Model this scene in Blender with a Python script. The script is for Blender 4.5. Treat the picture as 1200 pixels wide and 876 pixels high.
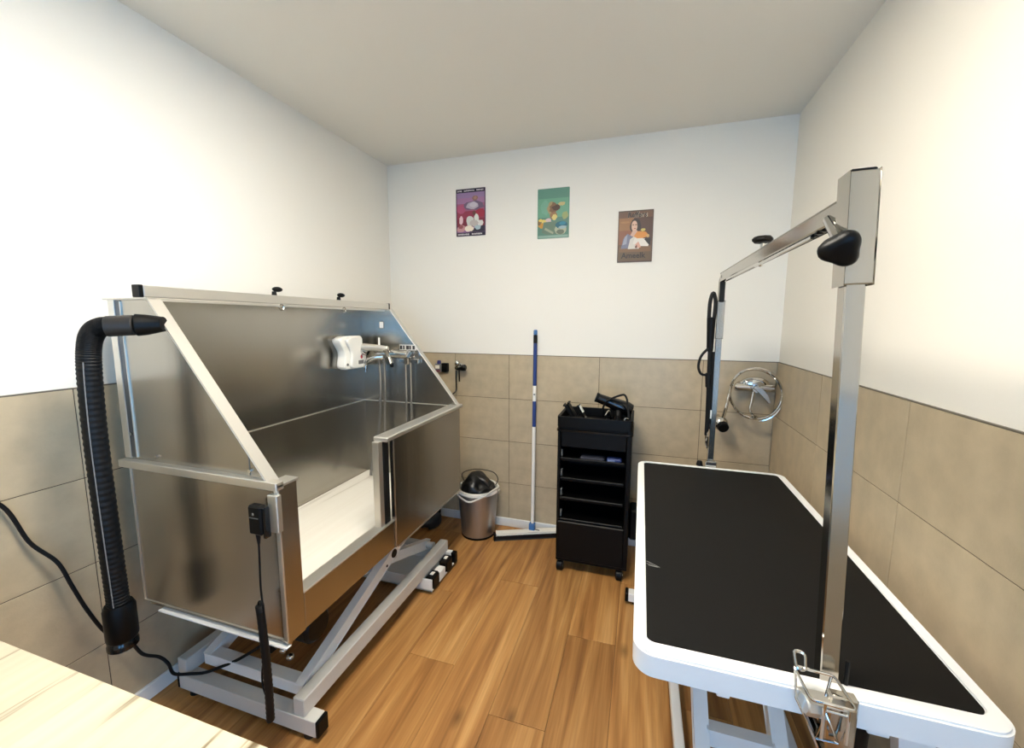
import bpy, bmesh, math, random
from mathutils import Vector, Matrix
random.seed(7)
for o in list(bpy.data.objects): bpy.data.objects.remove(o)
S = bpy.context.scene
C = S.collection
R_ = math.radians

# ------------------------------------------------------------------ camera
cd = bpy.data.cameras.new('camera'); cam = bpy.data.objects.new('camera', cd); C.objects.link(cam)
cd.sensor_width = 36.0; cd.lens = 481.356 / 1200 * 36; cd.clip_start = 0.02
fw = Vector((-0.29684838, 0.9467432, -0.12473316)); rt = Vector((0.95405814, 0.29960126, 0.00348617)); up = Vector((-0.04067072, 0.11796783, 0.9921842))
cam.matrix_world = Matrix(((rt.x, up.x, -fw.x, 0), (rt.y, up.y, -fw.y, 0), (rt.z, up.z, -fw.z, 1.43296), (0, 0, 0, 1)))
S.camera = cam
# ------------------------------------------------------------------ world, exposure
W = bpy.data.worlds.new('sky'); S.world = W; W.use_nodes = True
bg = W.node_tree.nodes['Background']; bg.inputs[0].default_value = (0.22, 0.54, 1.0, 1); bg.inputs[1].default_value = 7.5
S.view_settings.view_transform = 'Standard'; S.view_settings.look = 'None'
S.view_settings.exposure = 0.14; S.view_settings.gamma = 1.0; S.view_settings.use_curve_mapping = False
LAMP = 45.0            # strength of the ceiling panel behind the camera
# room (metres)
XL, XR, YB, YF, H, T = -1.745, 0.735, 2.631, -1.45, 2.5176, 1.215
WX0, WX1, WZ0, WZ1 = -0.25, 0.68, 0.25, 2.20   # glazed door in the wall behind the camera
pl = bpy.data.lights.new('window_portal', 'AREA'); pl.shape = 'RECTANGLE'; pl.size = WX1 - WX0; pl.size_y = WZ1 - WZ0
pl.cycles.is_portal = True
po = bpy.data.objects.new('window_portal', pl); C.objects.link(po)
po.location = ((WX0 + WX1) / 2, YF - 0.13, (WZ0 + WZ1) / 2); po.rotation_euler = (R_(90), 0, 0)

WY0, WY1 = -1.25, -0.30     # second pane, right wall, behind the camera
pl2 = bpy.data.lights.new('side_window_portal', 'AREA'); pl2.shape = 'RECTANGLE'; pl2.size = WY1 - WY0; pl2.size_y = WZ1 - WZ0; pl2.cycles.is_portal = True
po2 = bpy.data.objects.new('side_window_portal', pl2); C.objects.link(po2)
po2.location = (XR + 0.13, (WY0 + WY1) / 2, (WZ0 + WZ1) / 2); po2.rotation_euler = (R_(90), 0, R_(90))

# ------------------------------------------------------------------ materials
def lin(c):
    return tuple((v / 255 / 12.92 if v / 255 <= 0.04045 else ((v / 255 + 0.055) / 1.055) ** 2.4) for v in c) + (1,)
MATS = {}
def mat(name, col, rough=0.5, metal=0.0, spec=0.5, var=0.0, vscale=(8, 8, 8), bump=0.0, bscale=(60, 60, 60), rvar=0.0, coord='Object', rand=0.0, coat=0.0):
    if name in MATS: return MATS[name]
    m = bpy.data.materials.new(name); m.use_nodes = True; MATS[name] = m
    nt = m.node_tree; b = nt.nodes['Principled BSDF']
    b.inputs['Base Color'].default_value = lin(col); b.inputs['Roughness'].default_value = rough
    b.inputs['Metallic'].default_value = metal; b.inputs['Specular IOR Level'].default_value = spec
    b.inputs['Coat Weight'].default_value = coat
    if var or bump or rvar or rand:
        tc = nt.nodes.new('ShaderNodeTexCoord')
        def noise(sc, det=5):
            mp = nt.nodes.new('ShaderNodeMapping'); mp.inputs['Scale'].default_value = sc
            nt.links.new(tc.outputs[coord], mp.inputs[0])
            n = nt.nodes.new('ShaderNodeTexNoise'); n.inputs['Scale'].default_value = 1; n.inputs['Detail'].default_value = det
            nt.links.new(mp.outputs[0], n.inputs['Vector']); return n
        if var or rand:
            n = noise(vscale)
            mr = nt.nodes.new('ShaderNodeMapRange'); mr.inputs[1].default_value = 0.3; mr.inputs[2].default_value = 0.7
            mr.inputs[3].default_value = 1 - var; mr.inputs[4].default_value = 1 + var
            nt.links.new(n.outputs[0], mr.inputs[0])
            mul = nt.nodes.new('ShaderNodeMath'); mul.operation = 'MULTIPLY'; mul.inputs[1].default_value = 1
            nt.links.new(mr.outputs[0], mul.inputs[0])
            if rand:
                oi = nt.nodes.new('ShaderNodeObjectInfo'); m2 = nt.nodes.new('ShaderNodeMapRange')
                m2.inputs[3].default_value = 1 - rand; m2.inputs[4].default_value = 1 + rand
                nt.links.new(oi.outputs['Random'], m2.inputs[0]); nt.links.new(m2.outputs[0], mul.inputs[1])
            vm = nt.nodes.new('ShaderNodeVectorMath'); vm.operation = 'SCALE'; vm.inputs[0].default_value = lin(col)[:3]
            nt.links.new(mul.outputs[0], vm.inputs['Scale']); nt.links.new(vm.outputs[0], b.inputs['Base Color'])
        if bump:
            n = noise(bscale); bp = nt.nodes.new('ShaderNodeBump'); bp.inputs['Strength'].default_value = bump; bp.inputs['Distance'].default_value = 0.01
            nt.links.new(n.outputs[0], bp.inputs['Height']); nt.links.new(bp.outputs[0], b.inputs['Normal'])
        if rvar:
            n = noise(vscale); mr = nt.nodes.new('ShaderNodeMapRange'); mr.inputs[3].default_value = rough - rvar; mr.inputs[4].default_value = rough + rvar
            nt.links.new(n.outputs[0], mr.inputs[0]); nt.links.new(mr.outputs[0], b.inputs['Roughness'])
    return m
def emit(name, col, s):
    m = bpy.data.materials.new(name); m.use_nodes = True; nt = m.node_tree; b = nt.nodes['Principled BSDF']
    b.inputs['Base Color'].default_value = (0.8, 0.8, 0.8, 1); b.inputs['Emission Color'].default_value = col; b.inputs['Emission Strength'].default_value = s
    return m
PLASTER = mat('white_plaster', (238, 234, 224), 0.9, spec=0.2, bump=0.03, bscale=(90, 90, 90))
CEIL = mat('ceiling_paint', (232, 228, 218), 0.95, spec=0.1)
TILE = mat('beige_stone_tile', (186, 170, 142), 0.38, spec=0.5, var=0.10, vscale=(14, 14, 14), bump=0.06, bscale=(120, 120, 120), rvar=0.06, coord='Object', rand=0.03)
GROUT = mat('dark_grout', (78, 66, 52), 0.9)
STEEL = mat('brushed_steel', (176, 172, 164), 0.25, 1.0, bump=0.07, bscale=(11, 11, 0.9), var=0.05, vscale=(6, 6, 1), rvar=0.05)
STEELH = mat('satin_steel_flange', (222, 219, 212), 0.42, 1.0)
CHROME = mat('polished_chrome', (205, 203, 198), 0.07, 1.0)
POLST = mat('polished_tube_steel', (178, 173, 164), 0.13, 1.0)
WHITEM = mat('white_powder_coat', (236, 236, 234), 0.45)
GREYM = mat('light_grey_powder_coat', (206, 204, 198), 0.45)
BLACKP = mat('black_plastic', (4, 4, 4), 0.45, spec=0.2)
BLACKG = mat('glossy_black_plastic', (7, 7, 8), 0.16)
RUBBER = mat('black_rubber', (6, 6, 7), 0.55, spec=0.3)
MATR = mat('black_rubber_table_mat', (13, 12, 11), 0.6, spec=0.18, bump=0.05, bscale=(700, 700, 700))
WHITEP = mat('white_plastic', (240, 238, 230), 0.35)
BLUEP = mat('blue_plastic', (30, 55, 118), 0.4)
BLUEL = mat('mid_blue_plastic', (62, 112, 168), 0.4)
BINST = mat('bin_steel', (176, 177, 180), 0.34, 0.9, var=0.06, vscale=(60, 60, 1), rvar=0.05)
BASEB = mat('white_skirting', (232, 232, 230), 0.5)
RED = mat('red_print', (190, 40, 60), 0.5)
GREYP = mat('grey_print', (100, 100, 98), 0.5)

def wood_floor():
    m = bpy.data.materials.new('oak_plank'); m.use_nodes = True; nt = m.node_tree; b = nt.nodes['Principled BSDF']; L = nt.links.new
    tc = nt.nodes.new('ShaderNodeTexCoord'); oi = nt.nodes.new('ShaderNodeObjectInfo')
    of = nt.nodes.new('ShaderNodeVectorMath'); of.operation = 'SCALE'; of.inputs[0].default_value = (13, 7, 5); L(oi.outputs['Random'], of.inputs['Scale'])
    ad = nt.nodes.new('ShaderNodeVectorMath'); ad.operation = 'ADD'; L(tc.outputs['Object'], ad.inputs[0]); L(of.outputs[0], ad.inputs[1])
    def nz(sc, det, dist=0.0):
        mp = nt.nodes.new('ShaderNodeMapping'); mp.inputs['Scale'].default_value = sc; L(ad.outputs[0], mp.inputs[0])
        n = nt.nodes.new('ShaderNodeTexNoise'); n.inputs['Scale'].default_value = 1; n.inputs['Detail'].default_value = det; n.inputs['Distortion'].default_value = dist
        L(mp.outputs[0], n.inputs['Vector']); return n
    n1 = nz((13, 0.9, 1), 4, 1.2); n2 = nz((130, 3.5, 1), 4); n3 = nz((4, 1.0, 1), 2)
    r1 = nt.nodes.new('ShaderNodeValToRGB'); e = r1.color_ramp.elements
    e[0].position = 0.25; e[0].color = lin((122, 82, 45)); e[1].position = 0.72; e[1].color = lin((198, 152, 96))
    x = r1.color_ramp.elements.new(0.42); x.color = lin((158, 110, 61)); x = r1.color_ramp.elements.new(0.55); x.color = lin((178, 130, 75))
    L(n1.outputs[0], r1.inputs[0])
    m2 = nt.nodes.new('ShaderNodeMapRange'); m2.inputs[1].default_value = 0.3; m2.inputs[2].default_value = 0.7; m2.inputs[3].default_value = 0.86; m2.inputs[4].default_value = 1.1; L(n2.outputs[0], m2.inputs[0])
    m3 = nt.nodes.new('ShaderNodeMapRange'); m3.inputs[3].default_value = 0.9; m3.inputs[4].default_value = 1.12; L(oi.outputs['Random'], m3.inputs[0])
    mu = nt.nodes.new('ShaderNodeMath'); mu.operation = 'MULTIPLY'; L(m2.outputs[0], mu.inputs[0]); L(m3.outputs[0], mu.inputs[1])
    vs = nt.nodes.new('ShaderNodeVectorMath'); vs.operation = 'SCALE'; L(r1.outputs[0], vs.inputs[0]); L(mu.outputs[0], vs.inputs['Scale'])
    # knots
    mp = nt.nodes.new('ShaderNodeMapping'); mp.inputs['Scale'].default_value = (2.3, 1.1, 1); L(ad.outputs[0], mp.inputs[0])
    vo = nt.nodes.new('ShaderNodeTexVoronoi'); vo.voronoi_dimensions = '2D'; vo.inputs['Scale'].default_value = 1.0; L(mp.outputs[0], vo.inputs['Vector'])
    kr = nt.nodes.new('ShaderNodeMapRange'); kr.inputs[1].default_value = 0.005; kr.inputs[2].default_value = 0.06; kr.inputs[3].default_value = 0.5; kr.inputs[4].default_value = 1.0; L(vo.outputs['Distance'], kr.inputs[0])
    v2 = nt.nodes.new('ShaderNodeVectorMath'); v2.operation = 'SCALE'; L(vs.outputs[0], v2.inputs[0]); L(kr.outputs[0], v2.inputs['Scale'])
    L(v2.outputs[0], b.inputs['Base Color']); b.inputs['Roughness'].default_value = 0.42; b.inputs['Specular IOR Level'].default_value = 0.35
    bp = nt.nodes.new('ShaderNodeBump'); bp.inputs['Strength'].default_value = 0.08; bp.inputs['Distance'].default_value = 0.004; L(n2.outputs[0], bp.inputs['Height']); L(bp.outputs[0], b.inputs['Normal'])
    return m
def pale_wood(name, axis_scale, c0=(104, 84, 52), c1=(206, 194, 166), c2=(214, 203, 178)):
    m = bpy.data.materials.new(name); m.use_nodes = True; nt = m.node_tree; b = nt.nodes['Principled BSDF']; L = nt.links.new
    tc = nt.nodes.new('ShaderNodeTexCoord'); mp = nt.nodes.new('ShaderNodeMapping'); mp.inputs['Scale'].default_value = axis_scale; mp.inputs['Rotation'].default_value = (0, 0, R_(2)); L(tc.outputs['Object'], mp.inputs[0])
    n = nt.nodes.new('ShaderNodeTexNoise'); n.inputs['Scale'].default_value = 1; n.inputs['Detail'].default_value = 6; n.inputs['Distortion'].default_value = 0.4; L(mp.outputs[0], n.inputs['Vector'])
    r = nt.nodes.new('ShaderNodeValToRGB'); e = r.color_ramp.elements
    e[0].position = 0.31; e[0].color = lin(c0); e[1].position = 0.40; e[1].color = lin(c1)
    x = r.color_ramp.elements.new(0.7); x.color = lin(c2)
    L(n.outputs[0], r.inputs[0]); L(r.outputs[0], b.inputs['Base Color']); b.inputs['Roughness'].default_value = 0.45
    return m
OAK = wood_floor(); PALE = pale_wood('pale_birch_laminate', (30, 1.6, 1)); PALEB = pale_wood('pale_bath_board', (26, 1.2, 1), (190, 184, 170), (234, 230, 220), (240, 237, 228))

# ------------------------------------------------------------------ mesh helpers
ORG = {}
def new(): return bmesh.new()
def box(bm, x0, x1, y0, y1, z0, z1, bev=0.0, seg=1):
    g = bmesh.ops.create_cube(bm, size=1.0)['verts']
    for v in g: v.co = Vector((x0 + (v.co.x + .5) * (x1 - x0), y0 + (v.co.y + .5) * (y1 - y0), z0 + (v.co.z + .5) * (z1 - z0)))
    if bev:
        es = list({e for v in g for e in v.link_edges}); bmesh.ops.bevel(bm, geom=es, offset=bev, segments=seg, affect='EDGES', profile=0.5)
    return bm
def prism(bm, poly, axis, a, b, bev=0.0):
    """poly: 2-D points; axis 'x': (y,z), 'y': (x,z), 'z': (x,y); extruded from a to b."""
    def mk(p, t): return Vector((t, p[0], p[1])) if axis == 'x' else Vector((p[0], t, p[1])) if axis == 'y' else Vector((p[0], p[1], t))
    A = [bm.verts.new(mk(p, a)) for p in poly]; B = [bm.verts.new(mk(p, b)) for p in poly]; n = len(poly)
    fs = [bm.faces.new(A), bm.faces.new(B[::-1])] + [bm.faces.new((A[i], B[i], B[(i + 1) % n], A[(i + 1) % n])) for i in range(n)]
    bmesh.ops.recalc_face_normals(bm, faces=fs)
    if bev: bmesh.ops.bevel(bm, geom=list({e for f in fs for e in f.edges}), offset=bev, segments=1, affect='EDGES', profile=0.5)
    return bm
def rrect(x0, x1, y0, y1, r, n=6):
    pts = []
    for cx, cy, a0 in ((x1 - r, y1 - r, 0), (x0 + r, y1 - r, 90), (x0 + r, y0 + r, 180), (x1 - r, y0 + r, 270)):
        for i in range(n + 1):
            a = R_(a0 + 90 * i / n); pts.append((cx + r * math.cos(a), cy + r * math.sin(a)))
    return pts
def ring(bm, outer, inner, axis, a, b):
    def mk(p, t): return Vector((t, p[0], p[1])) if axis == 'x' else Vector((p[0], t, p[1])) if axis == 'y' else Vector((p[0], p[1], t))
    V = [[bm.verts.new(mk(p, t)) for p in q] for q, t in ((outer, a), (outer, b), (inner, b), (inner, a))]; n = len(outer); fs = []
    for k in range(4):
        P, Q = V[k], V[(k + 1) % 4]
        for i in range(n): fs.append(bm.faces.new((P[i], P[(i + 1) % n], Q[(i + 1) % n], Q[i])))
    bmesh.ops.recalc_face_normals(bm, faces=fs); return bm
def smooth_pts(pts, k=8, closed=False):
    P = [Vector(p) for p in pts]; n = len(P); out = []
    for i in range(n if closed else n - 1):
        g = (lambda j: P[j % n]) if closed else (lambda j: P[max(0, min(n - 1, j))])
        a, b, c, d = g(i - 1), g(i), g(i + 1), g(i + 2)
        for s in range(k):
            t = s / k
            out.append(0.5 * ((2 * b) + (c - a) * t + (2 * a - 5 * b + 4 * c - d) * t * t + (3 * b - a - 3 * c + d) * t ** 3))
    if not closed: out.append(P[-1])
    return out
def tube(bm, pts, r, n=8, closed=False):
    """r: number or list of radii"""
    P = [Vector(p) for p in pts]; N = len(P); rad = r if isinstance(r, (list, tuple)) else [r] * N
    t0 = (P[1] - P[0]).normalized(); u = t0.orthogonal().normalized(); rings = []; prev = t0
    for i in range(N):
        if closed: t = (P[(i + 1) % N] - P[i - 1]).normalized()
        else: t = (P[min(N - 1, i + 1)] - P[max(0, i - 1)]).normalized()
        q = prev.rotation_difference(t); u = (q @ u); u = (u - t * u.dot(t)).normalized(); prev = t; w = t.cross(u)
        rings.append([bm.verts.new(P[i] + (u * math.cos(2 * math.pi * k / n) + w * math.sin(2 * math.pi * k / n)) * rad[i]) for k in range(n)])
    for i in range(N if closed else N - 1):
        A, B = rings[i], rings[(i + 1) % N]
        for k in range(n): bm.faces.new((A[k], A[(k + 1) % n], B[(k + 1) % n], B[k]))
    if not closed: bm.faces.new(rings[0][::-1]); bm.faces.new(rings[-1])
    return bm
def cyl(bm, a, b, r0, r1=None, n=20, bev=0.0):
    r1 = r0 if r1 is None else r1; a = Vector(a); b = Vector(b)
    if bev:
        d = (b - a).normalized(); return tube(bm, [a, a + d * bev, b - d * bev, b], [r0 - bev, r0, r1, r1 - bev], n)
    return tube(bm, [a, b], [r0, r1], n)
def lathe(bm, prof, c, n=32, cap0=True, cap1=False):
    rings = [[bm.verts.new(Vector((c[0] + r * math.cos(2 * math.pi * k / n), c[1] + r * math.sin(2 * math.pi * k / n), c[2] + z))) for k in range(n)] for r, z in prof]
    for A, B in zip(rings, rings[1:]):
        for k in range(n): bm.faces.new((A[k], A[(k + 1) % n], B[(k + 1) % n], B[k]))
    if cap0: bm.faces.new(rings[0][::-1])
    if cap1: bm.faces.new(rings[-1])
    return bm
def beam(bm, a, b, w, h, bev=0.002, upv=(0, 0, 1)):
    """box section from a to b; w across, h along up"""
    a = Vector(a); b = Vector(b); t = (b - a).normalized(); s = t.cross(Vector(upv)).normalized(); u = s.cross(t)
    g = bmesh.ops.create_cube(bm, size=1.0)['verts']; L = (b - a).length
    for v in g: c = v.co.copy(); v.co = a + t * (c.x + .5) * L + s * c.y * w + u * c.z * h
    if bev: bmesh.ops.bevel(bm, geom=list({e for v in g for e in v.link_edges}), offset=bev, segments=1, affect='EDGES', profile=0.5)
    return bm
def ball(bm, c, r, sc=(1, 1, 1), n=16):
    g = bmesh.ops.create_uvsphere(bm, u_segments=n, v_segments=n // 2 + 2, radius=r)['verts']
    for v in g: v.co = Vector((c[0] + v.co.x * sc[0], c[1] + v.co.y * sc[1], c[2] + v.co.z * sc[2]))
    return bm
def obj(name, bm, m, parent=None, ang=35):
    org = ORG.get(parent.name, Vector()) if parent else Vector()
    if parent: bmesh.ops.translate(bm, verts=bm.verts, vec=-org)
    bmesh.ops.recalc_face_normals(bm, faces=bm.faces)
    me = bpy.data.meshes.new(name); bm.to_mesh(me); bm.free()
    for x in (m if isinstance(m, (list, tuple)) else [m]): me.materials.append(x)
    me.polygons.foreach_set('use_smooth', [True] * len(me.polygons)); me.set_sharp_from_angle(angle=R_(ang))
    o = bpy.data.objects.new(name, me); C.objects.link(o)
    if parent: o.parent = parent; ORG[o.name] = org
    return o
def thing(name, label, cat, loc=(0, 0, 0), group=None):
    o = bpy.data.objects.new(name, None); C.objects.link(o); o.location = loc; o.empty_display_size = 0.1
    o['label'] = label; o['category'] = cat; ORG[o.name] = Vector(loc)
    if group: o['group'] = group
    return o
def tag(o, label, cat, group=None):
    o['label'] = label; o['category'] = cat
    if group: o['group'] = group
    return o
def struct(name, bm, m): o = obj(name, bm, m); o['kind'] = 'structure'; ORG[o.name] = Vector(); return o
def text_mesh(name, s, size, loc, rot, m, parent, ext=0.0003, shear=0.0, sx=1.0):
    cu = bpy.data.curves.new(name, 'FONT'); cu.body = s; cu.size = size; cu.extrude = ext; cu.align_x = 'CENTER'; cu.align_y = 'CENTER'; cu.shear = shear; cu.offset = size * .025; cu.resolution_u = 2
    t = bpy.data.objects.new(name, cu); C.objects.link(t); bpy.context.view_layer.update()
    me = bpy.data.meshes.new_from_object(t); bpy.data.objects.remove(t)
    M = Matrix.Translation(Vector(loc) - ORG.get(parent.name, Vector())) @ rot.to_4x4() @ Matrix.Diagonal((sx, 1, 1, 1)); me.transform(M)
    me.materials.clear(); me.materials.append(m)
    o = bpy.data.objects.new(name, me); C.objects.link(o); o.parent = parent; ORG[o.name] = ORG.get(parent.name, Vector()); return o

# ================================================================== ROOM
TT = 0.008      # tile thickness; tile faces stand on the wall planes above, plaster just behind
fl = struct('floor', box(new(), XL - .1, XR + .1, YF - .1, YB + .1, -0.1, -0.006), GROUT)
PW, PL_ = 0.2135, 1.285
ends = {0: 1.735, -1: 1.26, -2: 2.03, -3: 1.42, -4: 1.85, 1: 2.2, 2: 1.5, 3: 2.0, -5: 1.15, -6: 2.1, -7: 1.6, -8: 1.3}
pmesh = {}
for k in range(-8, 5):
    x1 = -0.055 + PW * k; x0 = x1 - PW
    e0 = ends.get(k, 1.5 + 0.37 * (k % 3)); ys = []
    y = e0 - PL_ * 4
    while y < YB: ys.append(y); y += PL_
    for y in ys:
        a, b = max(y, YF), min(y + PL_, YB); p, q = max(x0, XL), min(x1, XR)
        if b - a < 0.03 or q - p < 0.03: continue
        key = (round(b - a, 3), round(q - p, 3))
        if key not in pmesh:
            bm = box(new(), 0.0006, q - p - 0.0006, 0.0006, b - a - 0.0006, -0.008, 0.0, 0.0007, 1)
            o = obj('plank', bm, OAK, fl); pmesh[key] = o.data
        else: o = bpy.data.objects.new('plank', pmesh[key]); C.objects.link(o); o.parent = fl
        o.location = (p, a, 0)
wl = struct('wall_left', box(new(), XL - 0.12, XL - TT, YF - .1, YB + .12, -0.1, H + .1), PLASTER)
wb = struct('wall_back', box(new(), XL - TT, XR + TT, YB + TT, YB + 0.12, -0.1, H + .1), PLASTER)
bm = new(); a_, b_ = XR + TT, XR + 0.12
box(bm, a_, b_, WY1, YB + .12, -.1, H + .1); box(bm, a_, b_, YF - .1, WY0, -.1, H + .1); box(bm, a_, b_, WY0, WY1, -.1, WZ0); box(bm, a_, b_, WY0, WY1, WZ1, H + .1)
wr = struct('wall_right', bm, PLASTER)
struct('ceiling', box(new(), XL - .12, XR + .12, YF - .12, YB + .12, H, H + .1), CEIL)
bm = new()
box(bm, XL - TT, WX0, YF - .12, YF, -.1, H + .1); box(bm, WX1, XR + TT, YF - .12, YF, -.1, H + .1)
box(bm, WX0, WX1, YF - .12, YF, -.1, WZ0); box(bm, WX0, WX1, YF - .12, YF, WZ1, H + .1)
struct('wall_front', bm, PLASTER)
bm = new(); ring(bm, [(WX0, WZ0), (WX1, WZ0), (WX1, WZ1), (WX0, WZ1)], [(WX0 + .05, WZ0 + .05), (WX1 - .05, WZ0 + .05), (WX1 - .05, WZ1 - .05), (WX0 + .05, WZ1 - .05)], 'y', YF - .09, YF - .03)
win = struct('window_1', bm, WHITEM)
xm = (WX0 + WX1) / 2
obj('window_mullion', box(new(), xm - .03, xm + .03, YF - .09, YF - .03, WZ0 + .05, WZ1 - .05, .004), WHITEM, win)
gm = bpy.data.materials.new('window_glass'); gm.use_nodes = True; nt = gm.node_tree; nt.nodes.remove(nt.nodes['Principled BSDF'])
tr = nt.nodes.new('ShaderNodeBsdfTransparent'); gl = nt.nodes.new('ShaderNodeBsdfGlossy'); gl.inputs['Roughness'].default_value = 0.02
fr = nt.nodes.new('ShaderNodeFresnel'); fr.inputs[0].default_value = 1.4; mx = nt.nodes.new('ShaderNodeMixShader')
nt.links.new(fr.outputs[0], mx.inputs[0]); nt.links.new(tr.outputs[0], mx.inputs[1]); nt.links.new(gl.outputs[0], mx.inputs[2]); nt.links.new(mx.outputs[0], nt.nodes['Material Output'].inputs[0])
for a, b in ((WX0 + .05, xm - .03), (xm + .03, WX1 - .05)):
    obj('pane', box(new(), a, b, YF - .062, YF - .058, WZ0 + .05, WZ1 - .05), gm, win)
bm = new(); ring(bm, [(WY0, WZ0), (WY1, WZ0), (WY1, WZ1), (WY0, WZ1)], [(WY0 + .05, WZ0 + .05), (WY1 - .05, WZ0 + .05), (WY1 - .05, WZ1 - .05), (WY0 + .05, WZ1 - .05)], 'x', XR + .03, XR + .09)
win2 = struct('window_2', bm, WHITEM)
obj('pane', box(new(), XR + .058, XR + .062, WY0 + .05, WY1 - .05, WZ0 + .05, WZ1 - .05), gm, win2)
# tiles: children of the walls, 60 x 30 cm, stacked
rows = [(0.0, 0.315), (0.315, 0.615), (0.615, 0.915), (0.915, 1.215)]
tmesh = {}
def tiles(wall, axis, cuts):
    for z0, z1 in rows:
        for a, b in zip(cuts, cuts[1:]):
            key = (axis, round(b - a, 3), round(z1 - z0, 3)); g = 0.0014
            if key not in tmesh:
                w, h = b - a, z1 - z0; bm = new()
                if axis == 'L': box(bm, -TT, 0, g, w - g, g, h - g, .0008, 1)
                elif axis == 'R': box(bm, 0, TT, g, w - g, g, h - g, .0008, 1)
                else: box(bm, g, w - g, 0, TT, g, h - g, .0008, 1)
                o = obj('tile', bm, TILE, wall); tmesh[key] = o.data
            else: o = bpy.data.objects.new('tile', tmesh[key]); C.objects.link(o); o.parent = wall
            o.location = {'L': (XL, a, z0), 'R': (XR, a, z0), 'B': (a, YB, z0)}[axis]
tiles(wl, 'L', [YF, -0.974, -0.374, 0.226, 0.826, 1.426, 2.026, YB])
tiles(wb, 'B', [XL, -1.244, -0.8455, -0.2455, 0.3545, XR])
tiles(wr, 'R', [WY1, 0.231, 0.831, 1.431, 2.031, YB])
# grout beds just behind the tile faces and the grey edge profile on top of the tiles
for nm, w, bx in (('grout', wl, (XL - TT, XL - .0022, YF, YB, 0, T)), ('grout', wb, (XL, XR, YB + .0022, YB + TT, 0, T)), ('grout', wr, (XR + .0022, XR + TT, WY1, YB, 0, T))):
    obj(nm, box(new(), *bx), GROUT, w)
EDGE = mat('grey_edge_profile', (120, 112, 98), 0.5, 0.3)
struct('trim_1', box(new(), XL - TT, XL + .0005, YF, YB, T, T + .003), EDGE)
struct('trim_2', box(new(), XL, XR, YB - .0005, YB + TT, T, T + .003), EDGE)
struct('trim_3', box(new(), XR - .0005, XR + TT, WY1, YB, T, T + .003), EDGE)
struct('baseboard_left', box(new(), XL, XL + .014, YF, YB, 0, .06, .003), BASEB)
struct('baseboard_back', box(new(), XL + .014, XR - .014, YB - .014, YB, 0, .06, .003), BASEB)
struct('baseboard_right', box(new(), XR - .014, XR, WY1, YB, 0, .06, .003), BASEB)
# ceiling LED panel, above and just behind the camera
LX, LY = -0.45, 0.80
lp = thing('ceiling_light', 'square white LED panel on the ceiling above the camera', 'light', (LX, LY, H))
ring(bm := new(), rrect(LX - .32, LX + .32, LY - .32, LY + .32, .01, 2), rrect(LX - .30, LX + .30, LY - .30, LY + .30, .01, 2), 'z', H - .014, H)
obj('frame', bm, WHITEM, lp)
obj('diffuser', box(new(), LX - .30, LX + .30, LY - .30, LY + .30, H - .010, H - .004), emit('led_diffuser', (1.0, 0.925, 0.80, 1), LAMP), lp)

# ================================================================== DOG BATH ON SCISSOR LIFT
BX0, BX1, BY0, BY1 = -1.65, -0.985, 0.88, 2.12
bath = thing('dog_bath', 'stainless steel dog grooming bath with sloped sides on a scissor lift base', 'dog bath', (-1.32, 1.5, 0))
PENT = [(-1.65, .96), (-1.65, 1.503), (-1.445, 1.503), (-1.02, .96)]
# near side, upper sloped sheet with folded flanges
sp = obj('side_panel', prism(new(), PENT, 'y', .897, .900), STEEL, bath)
bm = new(); box(bm, -1.652, -1.622, .892, .902, .975, 1.503, .001)
obj('edge_flange', bm, STEELH, sp)
bm = new(); beam(bm, (-1.650, .8895, 1.502), (-1.440, .8895, 1.502), .021, .004, .001); obj('edge_flange', bm, STEELH, sp)
bm = new(); beam(bm, (-1.447, .8975, 1.504), (-1.018, .8975, .964), .036, .006, .001); obj('edge_flange', bm, STEELH, sp)
bm = new(); box(bm, -1.598, -1.594, .893, .899, .98, 1.495, .0005); obj('seam', bm, STEELH, sp)
obj('dark_reflection_strip', box(new(), -1.6215, -1.5985, .8945, .8975, .98, 1.498), mat('dark_reflection_steel', (104, 110, 118), .4, 1.0), sp)  # added strip; its dark colour stands in for the flange side's dark reflection
bm = new(); box(bm, -1.105, -1.103, .8955, .8985, .975, 1.06); obj('seam', bm, GREYP, sp)
for x, z in ((-1.61, 1.06), (-1.50, .992), (-1.10, .990), (-1.055, .985)):
    obj('screw', cyl(new(), (x, .890, z), (x, .898, z), .006, .005, 10), CHROME, sp)
# rim around the tub at knee height of the slope
bm = new(); box(bm, -1.656, -.980, .872, .900, .948, .973, .002); obj('rim', bm, STEELH, bath)
# near side, lower sheet
lo = obj('side_panel', box(new(), -1.615, -.99, .884, .888, .472, .949), STEEL, bath)
obj('edge_flange', box(new(), -1.618, -1.612, .880, .890, .470, .949, .001), STEELH, lo)
obj('edge_flange', box(new(), -1.615, -.990, .881, .890, .469, .473, .001), STEELH, lo)
obj('drip_edge', box(new(), -1.54, -.985, .872, .892, .447, .4525, .001), WHITEM, lo)
obj('skirt', box(new(), -1.60, -.99, .890, .900, .450, .472), STEEL, lo)
# back sheet (splash wall), with a fold at rim height
bk = obj('back_panel', box(new(), -1.622, -1.606, .90, 2.118, .962, 1.503, .001), STEEL, bath)
obj('lower_panel', box(new(), -1.622, -1.600, .90, 2.118, .50, .957, .001), STEEL, bk)
obj('fold', box(new(), -1.622, -1.603, .90, 2.118, .957, .962), STEELH, bk)
obj('top_lip', box(new(), -1.452, -1.440, .90, 2.10, 1.494, 1.503, .001), STEELH, bath)
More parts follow.
